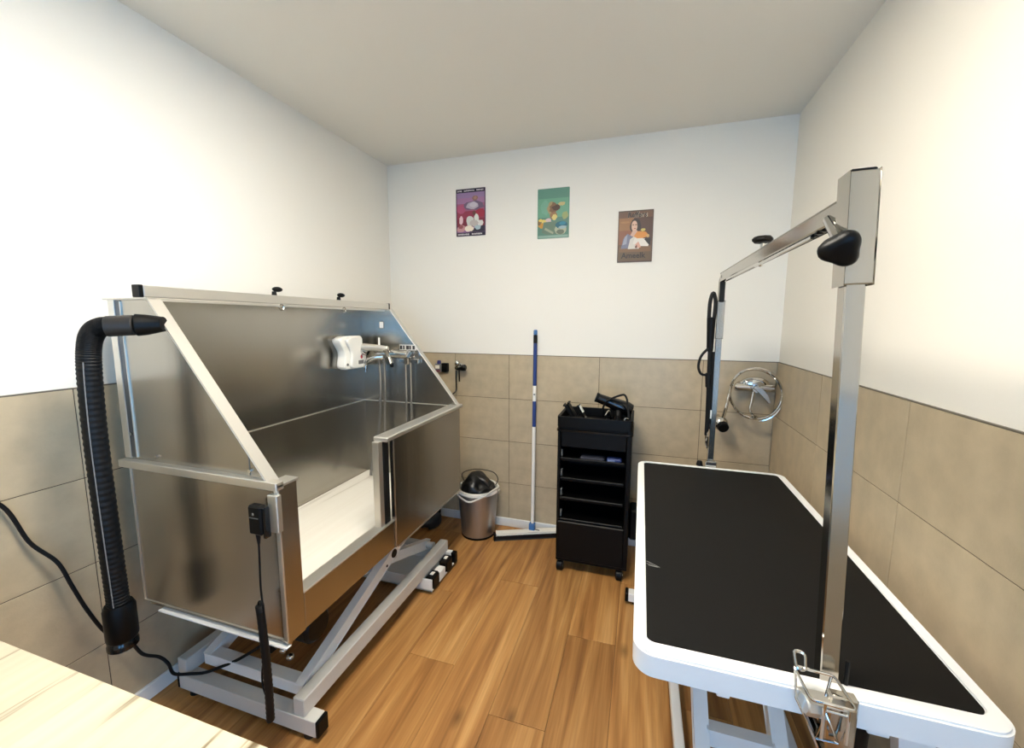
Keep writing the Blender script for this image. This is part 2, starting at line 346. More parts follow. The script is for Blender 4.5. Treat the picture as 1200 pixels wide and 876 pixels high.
# far end sheet
fe = obj('end_panel', prism(new(), [(-1.606, .962), (-1.606, 1.503), (-1.40, 1.503), (-.985, .962)], 'y', 2.100, 2.104), STEEL, bath)
obj('lower_panel', prism(new(), [(-1.606, .46), (-1.606, .957), (-.985, .957), (-.985, .46)], 'y', 2.096, 2.104), STEEL, fe)
obj('fold', box(new(), -1.606, -.985, 2.098, 2.106, .957, .962), STEELH, fe)
bm = new(); beam(bm, (-1.404, 2.108, 1.504), (-.980, 2.108, .960), .026, .006, .001); obj('edge_flange', bm, STEELH, fe)
bm = new(); beam(bm, (-1.606, 2.108, 1.503), (-1.40, 2.108, 1.503), .026, .004, .001); obj('edge_flange', bm, STEELH, fe)
st = obj('sticker', prism(new(), rrect(-1.482, -1.452, 1.395, 1.435, .006, 3), 'y', 2.0985, 2.1), WHITEP, fe)
bm = new(); ring(bm, rrect(-1.484, -1.450, 1.393, 1.437, .007, 3), rrect(-1.480, -1.454, 1.397, 1.433, .005, 3), 'y', 2.0980, 2.0995); obj('sticker_border', bm, GREYP, st)
# inner near sheet
obj('inner_panel', prism(new(), [(-1.606, .50), (-1.606, .957), (-.995, .957), (-.995, .50)], 'y', .901, .906), STEEL, bath)
# bottom pan
obj('bottom_pan', box(new(), -1.615, -.992, .892, 2.112, .452, .500, .003), STEEL, bath)
# front: post, sill, door jamb, gasket, fixed far panel
po_ = obj('front_post', box(new(), -1.01, -.985, .8835, .952, .455, .958, .003), STEEL, bath)
obj('corner_strip', box(new(), -.998, -.983, .878, .884, .470, .948, .001), STEELH, po_)
obj('post_cap', box(new(), -1.03, -.980, .874, .954, .956, .964, .001), STEELH, po_)
sl = obj('front_sill', box(new(), -1.005, -.985, .952, 1.47, .465, .582, .002), STEEL, bath)
obj('sill_lip', box(new(), -1.035, -.984, .952, 1.46, .580, .586, .001), STEELH, sl)
jb = obj('door_jamb', box(new(), -1.025, -.995, 1.372, 1.400, .586, .950, .001), STEELH, bath)
obj('gasket', box(new(), -1.02, -.992, 1.402, 1.440, .586, .944, .004), RUBBER, bath)
fp = obj('front_panel', box(new(), -1.0, -.980, 1.455, 2.122, .458, .950, .002), STEEL, bath)
obj('cover_strip', box(new(), -.9805, -.977, 1.455, 1.555, .462, .945, .001), STEEL, fp)
obj('top_rail', box(new(), -1.035, -.968, 1.395, 2.140, .946, .966, .004), STEELH, fp)
obj('bottom_edge', box(new(), -1.0, -.9785, 1.470, 2.122, .452, .458), STEELH, fp)
# tie-down rail along the top with end caps and two hook sliders
rl = obj('tie_rail', box(new(), -1.470, -1.440, .870, 2.140, 1.506, 1.540, .002), STEELH, bath)
obj('end_cap', box(new(), -1.472, -1.438, .858, .870, 1.504, 1.542, .002), BLACKP, rl)
obj('end_cap', box(new(), -1.472, -1.438, 2.140, 2.150, 1.504, 1.542, .002), BLACKP, rl)
for y in (1.352, 1.733):
    kb = obj('knob', cyl(new(), (-1.455, y, 1.540), (-1.455, y, 1.556), .010, .008, 12), BLACKP, rl)
    bm = new(); ball(bm, (-1.450, y + .012, 1.565), .015, (1.1, 1.5, .72), 12); obj('knob', bm, BLACKP, rl)
    bm = new(); tube(bm, [(-1.436, y + .014 + .011 * math.cos(a), 1.492 + .012 * math.sin(a)) for a in [i * math.pi / 6 for i in range(12)]], .0028, 6, True); obj('hook_ring', bm, CHROME, rl)
# control holder plate on the near side
obj('holder_plate', box(new(), -1.010, -.975, .866, .884, .825, .938, .002), STEELH, bath)
# --- scissor lift
def foot(bm, x, y): return cyl(bm, (x, y, 0), (x, y, .022), .022, .018, 14)
cf = obj('cross_foot', box(new(), -1.655, -1.007, .981, 1.030, .020, .080, .002), GREYM, bath)
obj('end_cap', box(new(), -1.007, -.993, .980, 1.031, .019, .081, .004), BLACKP, cf)
obj('end_cap', box(new(), -1.667, -1.655, .980, 1.031, .019, .081, .004), BLACKP, cf)
for x in (-1.05, -1.60): obj('rubber_foot', foot(new(), x, 1.005), RUBBER, cf)
bm = new(); box(bm, -1.655, -1.0, 1.790, 2.090, .020, .026); box(bm, -1.655, -1.0, 1.790, 1.798, .020, .085, .001); box(bm, -1.655, -1.02, 2.060, 2.090, .020, .085, .002)
cf2 = obj('cross_foot', bm, WHITEM, bath)
obj('end_cap', box(new(), -1.020, -.992, 2.058, 2.092, .019, .086, .004), BLACKP, cf2)
obj('spacer', box(new(), -1.045, -1.0, 1.890, 1.950, .026, .07, .003), WHITEM, cf2)
for y in (1.842, 2.000):
    cs = obj('caster', box(new(), -1.05, -.998, y - .040, y + .040, .012, .088, .010), BLACKP, cf2)
    obj('bolt', box(new(), -1.033, -1.013, y - .014, y + .014, .088, .092, .002), WHITEP, cs)
for x in (-1.05, -1.60): obj('rubber_foot', foot(new(), x, 2.075), RUBBER, cf2)
obj('floor_beam', box(new(), -1.10, -1.052, .985, 2.088, .080, .145, .003), GREYM, bath)
obj('floor_beam', box(new(), -1.66, -1.615, .985, 2.088, .080, .145, .003), GREYM, bath)
for x in (-1.122, -1.575):
    ar = obj('scissor_arm', beam(new(), (x, 1.045, .118), (x, 1.99, .447), .030, .052, .003), WHITEM, bath)
    obj('pivot', cyl(new(), (x + .010, 1.62, .315), (x + .019, 1.62, .315), .022, .020, 16), BLACKP, ar)
    obj('pivot', cyl(new(), (x + .010, 1.56, .285), (x + .017, 1.56, .285), .007, .006, 10), BLACKP, ar)
obj('cross_bar', box(new(), -1.59, -1.107, 1.035, 1.085, .095, .140, .003), WHITEM, bath)
for x in (-1.165, -1.535):
    obj('scissor_arm', beam(new(), (x, 2.05, .125), (x, 1.12, .440), .028, .052, .003), WHITEM, bath)
obj('cross_bar', cyl(new(), (-1.55, 2.02, .135), (-1.11, 2.02, .135), .020, n=16), GREYM, bath)
obj('cross_bar', box(new(), -1.56, -1.15, 1.66, 1.71, .235, .285, .003), GREYM, bath)
obj('under_frame', box(new(), -1.59, -1.10, 1.00, 1.05, .425, .452, .002), BLACKP, bath)
obj('under_frame', box(new(), -1.59, -1.10, 1.95, 2.00, .425, .452, .002), BLACKP, bath)
mo = obj('lift_motor', cyl(new(), (-1.27, 1.11, .325), (-1.09, 1.11, .325), .062, bev=.012, n=24), BLACKP, bath)
obj('actuator', cyl(new(), (-1.33, 1.10, .29), (-1.33, 1.66, .26), .030, n=16), BLACKP, bath)
obj('motor_bracket', box(new(), -1.285, -1.270, 1.06, 1.17, .20, .42, .003), BLACKP, bath)
for x, z in ((-1.21, .235), (-1.18, .215), (-1.235, .25)):
    bm = new(); ball(bm, (x, 1.06, z), .014, (1, 1, .8), 10); obj('clamp_nut', bm, CHROME, bath)

# board lying in the tub
tag(obj('bath_board', box(new(), -1.598, -1.040, .910, 2.094, .5005, .516, .003), PALEB), 'pale white board lying on the floor of the steel dog bath', 'board')

# white dispenser box with wavy sides on the splash wall
ds = thing('soap_dispenser', 'white wavy-sided dispenser box on the splash wall of the dog bath', 'dispenser', (-1.605, 1.93, 1.17))
def wavy(y0, y1, z0, z1):
    pts = [(y0, z0 + .012), (y0 + .012, z0), (y1 - .012, z0), (y1, z0 + .012)]
    n = 10; R = []
    for i in range(n + 1):
        t = i / n; R.append((y1 - .028 * (0.5 - 0.5 * math.cos(min(1, max(0, (t - .3) / .4)) * math.pi)), z0 + .02 + t * (z1 - z0 - .035)))
    Lf = [(y0 + .030 * math.sin(t * math.pi * 1.6) * t, z0 + .02 + t * (z1 - z0 - .035)) for t in [i / n for i in range(n, -1, -1)]]
    return pts + R + [(y1 - .036, z1), (y0 + .012, z1)] + Lf
obj('back_case', prism(new(), wavy(1.868, 2.06, 1.172, 1.352), 'x', -1.605, -1.575, .004), WHITEP, ds)
obj('front_case', prism(new(), wavy(1.840, 2.02, 1.172, 1.355), 'x', -1.572, -1.525, .005), WHITEP, ds)
fc = obj('cover', prism(new(), wavy(1.872, 2.00, 1.176, 1.352), 'x', -1.525, -1.505, .005), WHITEP, ds)
bm = new(); ball(bm, (-1.504, 1.955, 1.238), .010, (.15, .9, 1.2), 10); obj('logo', bm, RED, fc)
bm = new(); ball(bm, (-1.5035, 1.957, 1.243), .006, (.2, .8, 1.4), 10); obj('logo', bm, mat('black_print', (30, 28, 30), .5), fc)
obj('label_plate', box(new(), -1.506, -1.5035, 1.928, 1.972, 1.198, 1.219), GREYP, fc)
obj('button', cyl(new(), (-1.526, 1.862, 1.200), (-1.522, 1.862, 1.200), .008, .007, 12), GREYP, ds)
obj('gap', box(new(), -1.5755, -1.5715, 1.86, 2.03, 1.185, 1.345), BLACKP, ds)

# mixer tap with hand shower on the far end sheet of the bath
mx_ = thing('bath_mixer_tap', 'chrome mixer tap with hand shower and hanging hoses at the end of the dog bath', 'tap', (-1.33, 2.096, 1.22))
def hcyl(a, b, r, r1=None, m=CHROME, nm='pipe', par=None, bev=.002, n=18): return obj(nm, cyl(new(), a, b, r, r1, n, bev), m, par)
bd = hcyl((-1.46, 2.03, 1.252), (-1.25, 2.03, 1.252), .024, m=CHROME, nm='mixer_body', par=mx_, bev=.005)
hcyl((-1.40, 2.03, 1.252), (-1.40, 2.096, 1.252), .016, nm='wall_union', par=mx_); hcyl((-1.28, 2.03, 1.252), (-1.28, 2.096, 1.252), .016, nm='wall_union', par=mx_)
obj('wall_bracket', box(new(), -1.34, -1.215, 2.075, 2.096, 1.195, 1.222, .003), CHROME, mx_)
obj('label_plate', box(new(), -1.345, -1.235, 2.092, 2.0965, 1.270, 1.302), GREYM, mx_)
for i, w in enumerate((.016, .010, .018, .010, .014)):
    obj('print_mark', box(new(), -1.342 + i * .021, -1.342 + i * .021 + w, 2.0908, 2.0925, 1.275, 1.297), mat('black_print', (30, 28, 30), .5), mx_)
obj('cartridge', cyl(new(), (-1.385, 2.03, 1.262), (-1.365, 1.985, 1.285), .022, .018, 18, .003), CHROME, bd)
lv = obj('lever', tube(new(), [(-1.37, 1.99, 1.283), (-1.335, 1.955, 1.262), (-1.30, 1.93, 1.228), (-1.285, 1.92, 1.205)], [.008, .008, .007, .008], 10), CHROME, mx_)
bm = new(); ball(bm, (-1.283, 1.918, 1.200), .011, (1, 1, 1.2), 10); obj('lever_tip', bm, BLACKP, lv)
# hand shower lying across the mixer
hs = obj('hand_shower', tube(new(), [(-1.53, 1.97, 1.292), (-1.47, 1.975, 1.290), (-1.38, 1.985, 1.287), (-1.36, 1.99, 1.285)], [.022, .020, .015, .013], 16), STEELH, mx_)
hcyl((-1.555, 1.968, 1.289), (-1.475, 1.975, 1.258), .030, .020, CHROME, 'shower_head', hs, .004)
hcyl((-1.41, 1.99, 1.29), (-1.41, 1.99, 1.345), .006, .005, WHITEP, 'stem', hs, .001, 10)
obj('spout', tube(new(), smooth_pts([(-1.41, 2.02, 1.235), (-1.455, 1.995, 1.230), (-1.490, 1.98, 1.205), (-1.497, 1.975, 1.150)], 6), [.014] * 6 + [.014] * 6 + [.013, .012, .011, .011, .011, .010, .010], 12), CHROME, mx_)
HOSE = mat('grey_shower_hose', (190, 190, 188), .25, .9)
obj('hose', tube(new(), smooth_pts([(-1.452, 2.04, 1.235), (-1.455, 2.05, 1.05), (-1.463, 2.03, .80), (-1.478, 1.98, .62), (-1.470, 1.95, .545)], 8), .0085, 10), HOSE, mx_)
obj('hose', tube(new(), smooth_pts([(-1.418, 2.04, 1.235), (-1.425, 2.05, 1.05), (-1.437, 2.055, .80), (-1.440, 2.05, .545)], 8), .0085, 10), HOSE, mx_)
for x in (-1.300, -1.268):
    hcyl((x, 2.078, 1.200), (x, 2.078, .55), .0075, m=HOSE, nm='supply_pipe', par=mx_, bev=.001, n=10)
hcyl((-1.284, 2.078, 1.235), (-1.284, 2.078, 1.19), .024, .020, CHROME, 'valve', mx_, .004)

# black dryer hose hanging from the near side of the bath
dh = thing('dryer_hose', 'thick black ribbed hose hanging down the near side of the steel bath', 'hose', (-1.40, .86, 1.42))
obj('nozzle', tube(new(), [(-1.378, .878, 1.424), (-1.395, .868, 1.423), (-1.412, .852, 1.422), (-1.426, .835, 1.421), (-1.429, .832, 1.421)], [.022, .026, .031, .033, .026], 18), BLACKP, dh)
obj('sleeve', cyl(new(), (-1.428, .833, 1.421), (-1.478, .790, 1.417), .030, .030, 18, .003), mat('dark_grey_sleeve', (34, 31, 29), .45), dh)
hp = smooth_pts([(-1.475, 0.792, 1.417), (-1.487, 0.782, 1.415), (-1.502, 0.772, 1.402), (-1.517, 0.766, 1.366), (-1.52, 0.76, 1.2903), (-1.5293, 0.76, 1.1225), (-1.5293, 0.76, 0.936), (-1.5256, 0.76, 0.7495), (-1.5219, 0.76, 0.6003), (-1.52, 0.76, 0.5257)], 40)
obj('ribbed_tube', tube(new(), hp, [.0283 if (i // 2) % 2 else .0270 for i in range(len(hp))], 14), RUBBER, dh, 25)
bm = new(); tube(bm, [p + Vector((.018, -.0220, 0)) for p in hp[150:]], .0016, 5); obj('seam', bm, mat('grey_thread', (120, 120, 120), .6), dh)
obj('cuff', tube(new(), [(-1.5200, 0.7600, 0.5630), (-1.5200, 0.7600, 0.5490), (-1.5200, 0.7600, 0.4511), (-1.5200, 0.7600, 0.4436)], [.034, .040, .040, .036], 18), BLACKP, dh)
obj('end_ring', tube(new(), [(-1.5200, 0.7591, 0.4436), (-1.5200, 0.7591, 0.4324), (-1.5200, 0.7591, 0.4184), (-1.5200, 0.7591, 0.4119)], [.034, .039, .039, .032], 18), BLACKG, dh)

# hand control in its holder, cable and handle hanging down
hc_ = thing('hand_control', 'black lift hand control clipped to the bath corner with hanging cable', 'remote control', (-1.03, .86, .87))
bod = obj('case', box(new(), -1.060, -1.012, .842, .868, .822, .910, .005), BLACKP, hc_)
obj('button', box(new(), -1.042, -1.036, .840, .843, .882, .890, .001), GREYP, bod)
obj('button', box(new(), -1.054, -1.020, .8405, .8425, .874, .876), GREYP, bod)
obj('clip', box(new(), -1.015, -1.004, .848, .870, .812, .905, .003), BLACKG, bod)
obj('strain_relief', cyl(new(), (-1.040, .855, .824), (-1.040, .855, .790), .0075, .004, 10), RUBBER, hc_)
obj('cable', tube(new(), smooth_pts([(-1.040, .855, .795), (-1.041, .853, .72), (-1.040, .85, .66), (-1.038, .85, .60)], 6), .0028, 8), RUBBER, hc_)
gp = smooth_pts([(-1.044, .845, .602), (-1.042, .845, .57), (-1.036, .845, .45), (-1.034, .845, .33), (-1.036, .845, .222)], 14)
obj('coiled_lead', tube(new(), gp, [.011 + (.0012 if i % 2 else 0) for i in range(len(gp))], 12), RUBBER, hc_)
obj('lead_loop', tube(new(), smooth_pts([(-1.047, .846, .575), (-1.049, .846, .605), (-1.041, .846, .615), (-1.033, .846, .600), (-1.034, .846, .565)], 6), .003, 8), RUBBER, hc_)
obj('lead_loop', tube(new(), smooth_pts([(-1.040, .85, .425), (-1.066, .86, .395), (-1.076, .86, .34), (-1.064, .855, .30), (-1.042, .85, .285)], 8), .0028, 8), RUBBER, hc_)

# power cable from the left wall to the lift
pc = smooth_pts([(-1.738, .40, 1.02), (-1.733, .56, .965), (-1.728, .632, .905), (-1.722, .672, .775), (-1.70, .715, .69), (-1.688, .735, .60), (-1.688, .765, .49), (-1.70, .81, .375), (-1.69, .86, .31), (-1.68, .89, .235), (-1.655, .925, .20), (-1.635, .94, .165), (-1.635, .955, .11), (-1.60, .99, .0885), (-1.555, 1.01, .0885), (-1.50, 1.028, .11), (-1.42, 1.05, .15), (-1.33, 1.10, .21), (-1.28, 1.12, .28)], 8)
tag(obj('power_cable', tube(new(), pc, .0055, 8), RUBBER), 'thin black power cable trailing down the left wall tiles to the lift', 'cable')

# dark drain hose on the floor under the far end of the bath
dr = thing('drain_hose', 'dark ribbed drain hose curled on the floor under the far end of the bath', 'hose', (-1.42, 2.40, 0))
dp = [Vector((-1.43 + .10 * math.cos(a), 2.46 + .075 * math.sin(a), .035 + .004 * i / 10)) for i, a in enumerate([k * math.pi / 24 for k in range(-6, 54)])]
obj('hose', tube(new(), dp, [.032 + (.003 if i % 2 else 0) for i in range(len(dp))], 12), mat('dark_grey_rubber', (46, 47, 50), .5), dr, 60)
obj('riser', tube(new(), smooth_pts([dp[-1], dp[-1] + Vector((-.03, .03, .06)), (-1.52, 2.44, .20), (-1.50, 2.28, .36), (-1.45, 2.13, .42), (-1.42, 2.06, .44)], 6), .030, 12), BLACKP, dr)

# ================================================================== COUNTER (near left)
ct = thing('counter', 'pale birch counter top in the near left corner', 'counter', (-1.0, .1, 0))
obj('worktop', box(new(), XL + .002, -.34, -.26, .440, .715, .750, .0015), PALE, ct)
bm = new(); ball(bm, (-.72, .33, .7495), .006, (1.3, .7, .12), 10); obj('knot', bm, mat('dark_knot', (70, 55, 40), .6), ct)
for x in (XL + .06, -.42):
    for y in (-.2, .36): obj('leg', box(new(), x - .025, x + .025, y - .025, y + .025, 0, .715, .003), WHITEM, ct)
obj('apron', box(new(), XL + .06, -.42, .33, .35, .64, .715, .002), WHITEM, ct)

# ================================================================== TIN SIGNS ON THE BACK WALL
PR = {}
def pm(c):
    if c not in PR: PR[c] = mat('print_%d_%d_%d' % c, c, 0.45)
    return PR[c]
def blob(cx, cy, rx, ry, n=14, j=0.18, seed=0):
    rr = random.Random(seed); return [(cx + rx * (1 + rr.uniform(-j, j)) * math.cos(2 * math.pi * i / n), cy + ry * (1 + rr.uniform(-j, j)) * math.sin(2 * math.pi * i / n)) for i in range(n)]
def sign(label, x0, x1, z0, z1, bgc, shapes):
    t = thing('tin_sign', label, 'sign', ((x0 + x1) / 2, YB + TT, z0), 'tin signs on the back wall')
    yp = YB + TT - .003
    obj('plate', prism(new(), rrect(x0, x1, z0, z1, .004, 3), 'y', yp, YB + TT), pm(bgc), t)
    bm = new(); ml = []
    for k, (c, poly) in enumerate(shapes):
        if pm(c) not in ml: ml.append(pm(c))
        P = [(x0 + min(1, max(0, u)) * (x1 - x0), z0 + min(1, max(0, v)) * (z1 - z0)) for u, v in poly]
        vs = [bm.verts.new((p[0], yp - .0001 - .00006 * k, p[1])) for p in P]
        try: f = bm.faces.new(vs)
        except Exception: continue
        f.material_index = ml.index(pm(c))
    # printed shapes lie flat on the plate, facing the room
    for f in bm.faces:
        f.normal_update()
        if f.normal.y > 0: f.normal_flip()
    org = ORG[t.name]; bmesh.ops.translate(bm, verts=bm.verts, vec=-org); me = bpy.data.meshes.new('printed_picture'); bm.to_mesh(me); bm.free()
    for m in ml: me.materials.append(m)
    o = bpy.data.objects.new('printed_picture', me); C.objects.link(o); o.parent = t; ORG[o.name] = org
    return t, yp
def rc(u0, u1, v0, v1): return [(u0, v0), (u1, v0), (u1, v1), (u0, v1)]
dark = (44, 36, 54); wht = (214, 206, 204)
sh = [((150, 122, 160), rc(.03, .97, .80, .93)), ((162, 118, 152), rc(.03, .97, .68, .81)), ((158, 92, 122), rc(.03, .97, .52, .69)), ((150, 56, 78), rc(.03, .97, .36, .53)), ((128, 44, 60), rc(.03, .97, .20, .37)),
      ((176, 84, 116), blob(.18, .58, .17, .10, seed=1)), ((164, 46, 66), blob(.82, .48, .17, .09, seed=2)), ((112, 92, 116), blob(.62, .64, .34, .10, seed=3)), ((178, 166, 178), blob(.56, .645, .22, .075, seed=4)), ((196, 188, 196), blob(.60, .66, .13, .05, seed=24)),
      ((146, 108, 98), blob(.65, .79, .10, .055, seed=5)), ((170, 128, 112), blob(.66, .80, .05, .03, seed=25)), ((110, 70, 62), blob(.62, .48, .06, .05, seed=6)),
      ((222, 190, 196), blob(.17, .34, .07, .10, seed=7)), ((204, 204, 196), blob(.48, .32, .15, .11, seed=8)), ((214, 216, 206), blob(.70, .37, .08, .10, seed=9)), ((218, 214, 208), blob(.82, .27, .11, .06, seed=10)), ((188, 178, 172), blob(.62, .27, .14, .07, seed=26)),
      ((52, 46, 62), [(.45, .08), (.97, .08), (.97, .21), (.70, .19), (.55, .13)]), ((196, 146, 146), blob(.18, .16, .15, .08, seed=11)), ((150, 82, 86), blob(.16, .20, .08, .04, seed=27)), ((236, 222, 202), blob(.44, .155, .17, .065, seed=12)), ((168, 186, 192), blob(.74, .18, .11, .05, seed=13)),
      (dark, rc(0, 1, .92, 1)), (dark, rc(0, 1, 0, .075)), (dark, rc(0, .025, 0, 1)), (dark, rc(.975, 1, 0, 1))]
for v0, v1, words in ((.945, .972, ((.05, .22), (.28, .66), (.71, .96))), (.022, .052, ((.06, .46), (.54, .92)))):
    for a, b in words:
        u = a
        while u < b - .02: sh.append((wht, rc(u, u + .030, v0 + random.uniform(-.003, .003), v1 + random.uniform(-.004, .004)))); u += .040
sign('purple and red poster sign with dark bands, leftmost on the back wall', -1.224, -1.014, 2.007, 2.310, (140, 100, 140), sh)
sh = [((86, 136, 118), rc(.02, .98, .80, .98)), ((100, 156, 128), rc(.02, .98, .42, .80)), ((84, 128, 112), rc(.02, .98, .02, .42)), ((112, 164, 138), blob(.25, .62, .16, .14, seed=31)),
      ((160, 138, 96), blob(.44, .60, .13, .13, seed=14)), ((120, 86, 58), blob(.52, .60, .14, .10, j=.3, seed=15)), ((72, 46, 34), blob(.60, .61, .13, .06, j=.35, seed=16)), ((190, 176, 120), blob(.76, .68, .10, .04, j=.3, seed=17)), ((146, 106, 72), blob(.52, .45, .12, .08, seed=18)),
      ((148, 160, 104), blob(.86, .45, .10, .08, j=.3, seed=19)), ((214, 196, 120), blob(.54, .42, .08, .06, seed=20)), ((206, 182, 180), blob(.34, .36, .10, .05, seed=21)), ((224, 200, 108), blob(.20, .35, .07, .04, seed=22)), ((196, 140, 50), blob(.12, .27, .09, .06, j=.3, seed=23)), ((120, 96, 60), blob(.06, .33, .06, .06, seed=28)), ((226, 200, 96), blob(.10, .37, .06, .03, seed=29)),
      ((96, 120, 100), [(.14, .12), (.20, .33), (.60, .34), (.66, .08), (.34, .07)]), ((150, 158, 132), [(.22, .18), (.50, .08), (.52, .12), (.26, .22)]), ((168, 174, 146), blob(.74, .17, .19, .11, j=.05, seed=32)), ((98, 110, 92), blob(.73, .12, .12, .05, j=.1, seed=33)), ((28, 96, 112), blob(.76, .26, .19, .075, j=.04, seed=34)), ((40, 128, 150), blob(.80, .29, .10, .035, j=.1, seed=35)), ((150, 176, 178), blob(.80, .21, .12, .03, j=.2, seed=36)),
      ((134, 166, 150), rc(.02, .98, .01, .06))]
sign('teal poster sign with flowers and a blue bowl, middle one on the back wall', -.660, -.458, 1.961, 2.263, (92, 138, 118), sh)
sh = [((150, 104, 62), rc(.03, .45, .62, .86)), ((134, 84, 56), rc(.03, .40, .35, .62)), ((112, 78, 56), rc(.03, .97, .86, .97)), ((84, 58, 46), rc(.45, .97, .40, .86)), ((104, 82, 56), rc(.03, .97, .03, .24)), ((126, 92, 60), rc(.05, .95, .20, .30)), ((168, 118, 70), blob(.2, .78, .14, .02, j=.1, seed=50)),
      ((52, 38, 30), blob(.50, .70, .16, .145, j=.08, seed=40)), ((214, 176, 150), blob(.47, .70, .085, .105, j=.04, seed=41)), ((120, 86, 70), rc(.41, .46, .715, .735)), ((120, 86, 70), rc(.49, .54, .715, .735)), ((160, 70, 60), rc(.46, .51, .645, .660)),
      ((206, 168, 146), [(.43, .62), (.55, .62), (.58, .50), (.34, .50)]), ((116, 116, 134), [(.10, .27), (.16, .46), (.28, .56), (.42, .50), (.36, .27)]), ((156, 158, 172), [(.14, .34), (.20, .50), (.28, .54), (.26, .36)]), ((210, 204, 192), [(.30, .26), (.36, .45), (.50, .52), (.66, .44), (.62, .26)]), ((226, 218, 206), [(.44, .36), (.50, .50), (.92, .42), (.88, .30), (.60, .31)]),
      ((214, 140, 62), [(.46, .50), (.56, .60), (.80, .58), (.90, .50), (.72, .46), (.56, .46)]), ((196, 178, 96), blob(.72, .62, .07, .03, seed=42)), ((200, 160, 96), blob(.86, .50, .05, .03, seed=43)), ((46, 36, 32), [(.76, .44), (.94, .46), (.94, .32), (.88, .34)]), ((214, 164, 140), [(.50, .34), (.60, .40), (.68, .29), (.60, .27)]), ((110, 60, 44), [(.50, .30), (.56, .34), (.57, .27), (.52, .27)]),
      ((86, 66, 50), rc(0, .022, 0, 1)), ((86, 66, 50), rc(.978, 1, 0, 1)), ((78, 60, 46), rc(0, 1, 0, .022)), ((84, 66, 50), rc(0, 1, .98, 1))]
t3, yp = sign('brown poster sign of a woman with lettering, rightmost on the back wall', -.160, .040, 1.794, 2.093, (104, 76, 56), sh)
RW = Matrix.Rotation(R_(90), 3, 'X')
text_mesh('lettering', 'Reffers', .044, (-.050, yp - .0032, 2.066), RW, pm((196, 178, 152)), t3, .0003, .05, .92)
text_mesh('lettering', 'Reffers', .042, (-.052, yp - .0038, 2.066), RW, pm((38, 28, 22)), t3, .0003, .05, .92)
text_mesh('lettering', 'Ameelk', .044, (-.068, yp - .0032, 1.832), RW, pm((48, 36, 28)), t3, .0003, 0, 1.0)

# ================================================================== WALL FITTINGS, BACK WALL
sk = thing('wall_socket', 'black wall socket with small chrome adapter beside the bath edge', 'socket', (-1.33, YB, 1.12))
obj('socket_body', box(new(), -1.338, -1.292, YB - .035, YB, 1.084, 1.146, .004), BLACKP, sk)
ad = obj('adapter', box(new(), -1.385, -1.335, YB - .045, YB, 1.082, 1.142, .006), mat('grey_adapter', (120, 124, 126), .3, .6), sk)
obj('indicator', box(new(), -1.378, -1.345, YB - .047, YB - .044, 1.108, 1.132, .001), WHITEP, ad)
obj('stripe', box(new(), -1.380, -1.340, YB - .0465, YB - .044, 1.086, 1.098, .001), mat('dull_red', (120, 50, 60), .4), ad)
obj('dial', cyl(new(), (-1.355, YB - .03, 1.140), (-1.355, YB - .03, 1.166), .015, .013, 16, .003), mat('blue_violet_cap', (54, 52, 110), .3), sk)
va = thing('angle_valve', 'chrome angle valve with black handle and thin pipe on the back wall', 'valve', (-1.21, YB, 1.12))
obj('rosette', cyl(new(), (-1.208, YB - .012, 1.120), (-1.208, YB, 1.120), .026, .030, 20, .003), CHROME, va)
obj('valve_body', cyl(new(), (-1.208, YB - .055, 1.118), (-1.208, YB - .01, 1.118), .017, bev=.003), CHROME, va)
bm = new(); ball(bm, (-1.208, YB - .045, 1.150), .021, (.9, .9, 1.1), 14); obj('dome_cap', bm, CHROME, va)
bm = new(); tube(bm, [(-1.205, YB - .05, 1.112), (-1.185, YB - .055, 1.116), (-1.160, YB - .06, 1.122), (-1.143, YB - .06, 1.124), (-1.137, YB - .06, 1.124)], [.008, .012, .022, .022, .016], 14); obj('handle', bm, BLACKG, va)
obj('pipe', tube(new(), smooth_pts([(-1.222, YB - .03, 1.118), (-1.226, YB - .03, 1.06), (-1.224, YB - .03, .97), (-1.232, YB - .04, .945), (-1.252, YB - .05, .928)], 6), .0055, 8), mat('dark_chrome_pipe', (96, 92, 90), .2, 1.0), va)
obj('pipe', tube(new(), smooth_pts([(-1.202, YB - .03, 1.11), (-1.203, YB - .025, 1.06), (-1.208, YB - .012, 1.02)], 6), .005, 8), mat('dark_chrome_pipe', (96, 92, 90), .2, 1.0), va)

# wall shower mixer with coiled hose near the right corner
ws = thing('wall_shower', 'chrome wall shower mixer with a coiled hose near the right corner', 'shower', (.61, YB, 1.05))
wm = obj('mixer_body', cyl(new(), (.515, YB - .055, 1.075), (.715, YB - .055, 1.075), .023, bev=.006, n=20), CHROME, ws)
for x in (.555, .675): obj('wall_union', cyl(new(), (x, YB - .055, 1.075), (x, YB, 1.075), .020, .028, 18), CHROME, ws)
bm = new(); ball(bm, (.615, YB - .05, 1.095), .05, (1.5, .55, .8), 18); obj('dome_cap', bm, CHROME, ws)
obj('lever', prism(new(), [(.590, 1.085), (.640, 1.085), (.672, 1.045), (.690, 1.000), (.676, .996), (.645, 1.035)], 'y', YB - .112, YB - .092, .003), CHROME, ws)
obj('cartridge', cyl(new(), (.618, YB - .075, 1.072), (.618, YB - .098, 1.072), .022, bev=.003), CHROME, ws)
obj('spout', tube(new(), smooth_pts([(.610, YB - .07, 1.06), (.603, YB - .08, 1.01), (.594, YB - .09, .955), (.602, YB - .12, .928), (.618, YB - .14, .922)], 6), .0085, 10), CHROME, ws)
hpz = []
for i in range(0, 75):
    a = R_(150 - i * 8.0); rr = .128 + .0035 * math.sin(i * .3)
    off = max(0, i - 50) / 24
    hpz.append(Vector((.608 + rr * math.cos(a) + .014 * off, YB - .105 - .02 * math.sin(i * .05), 1.050 + (rr + .008) * math.sin(a) - .022 * off)))
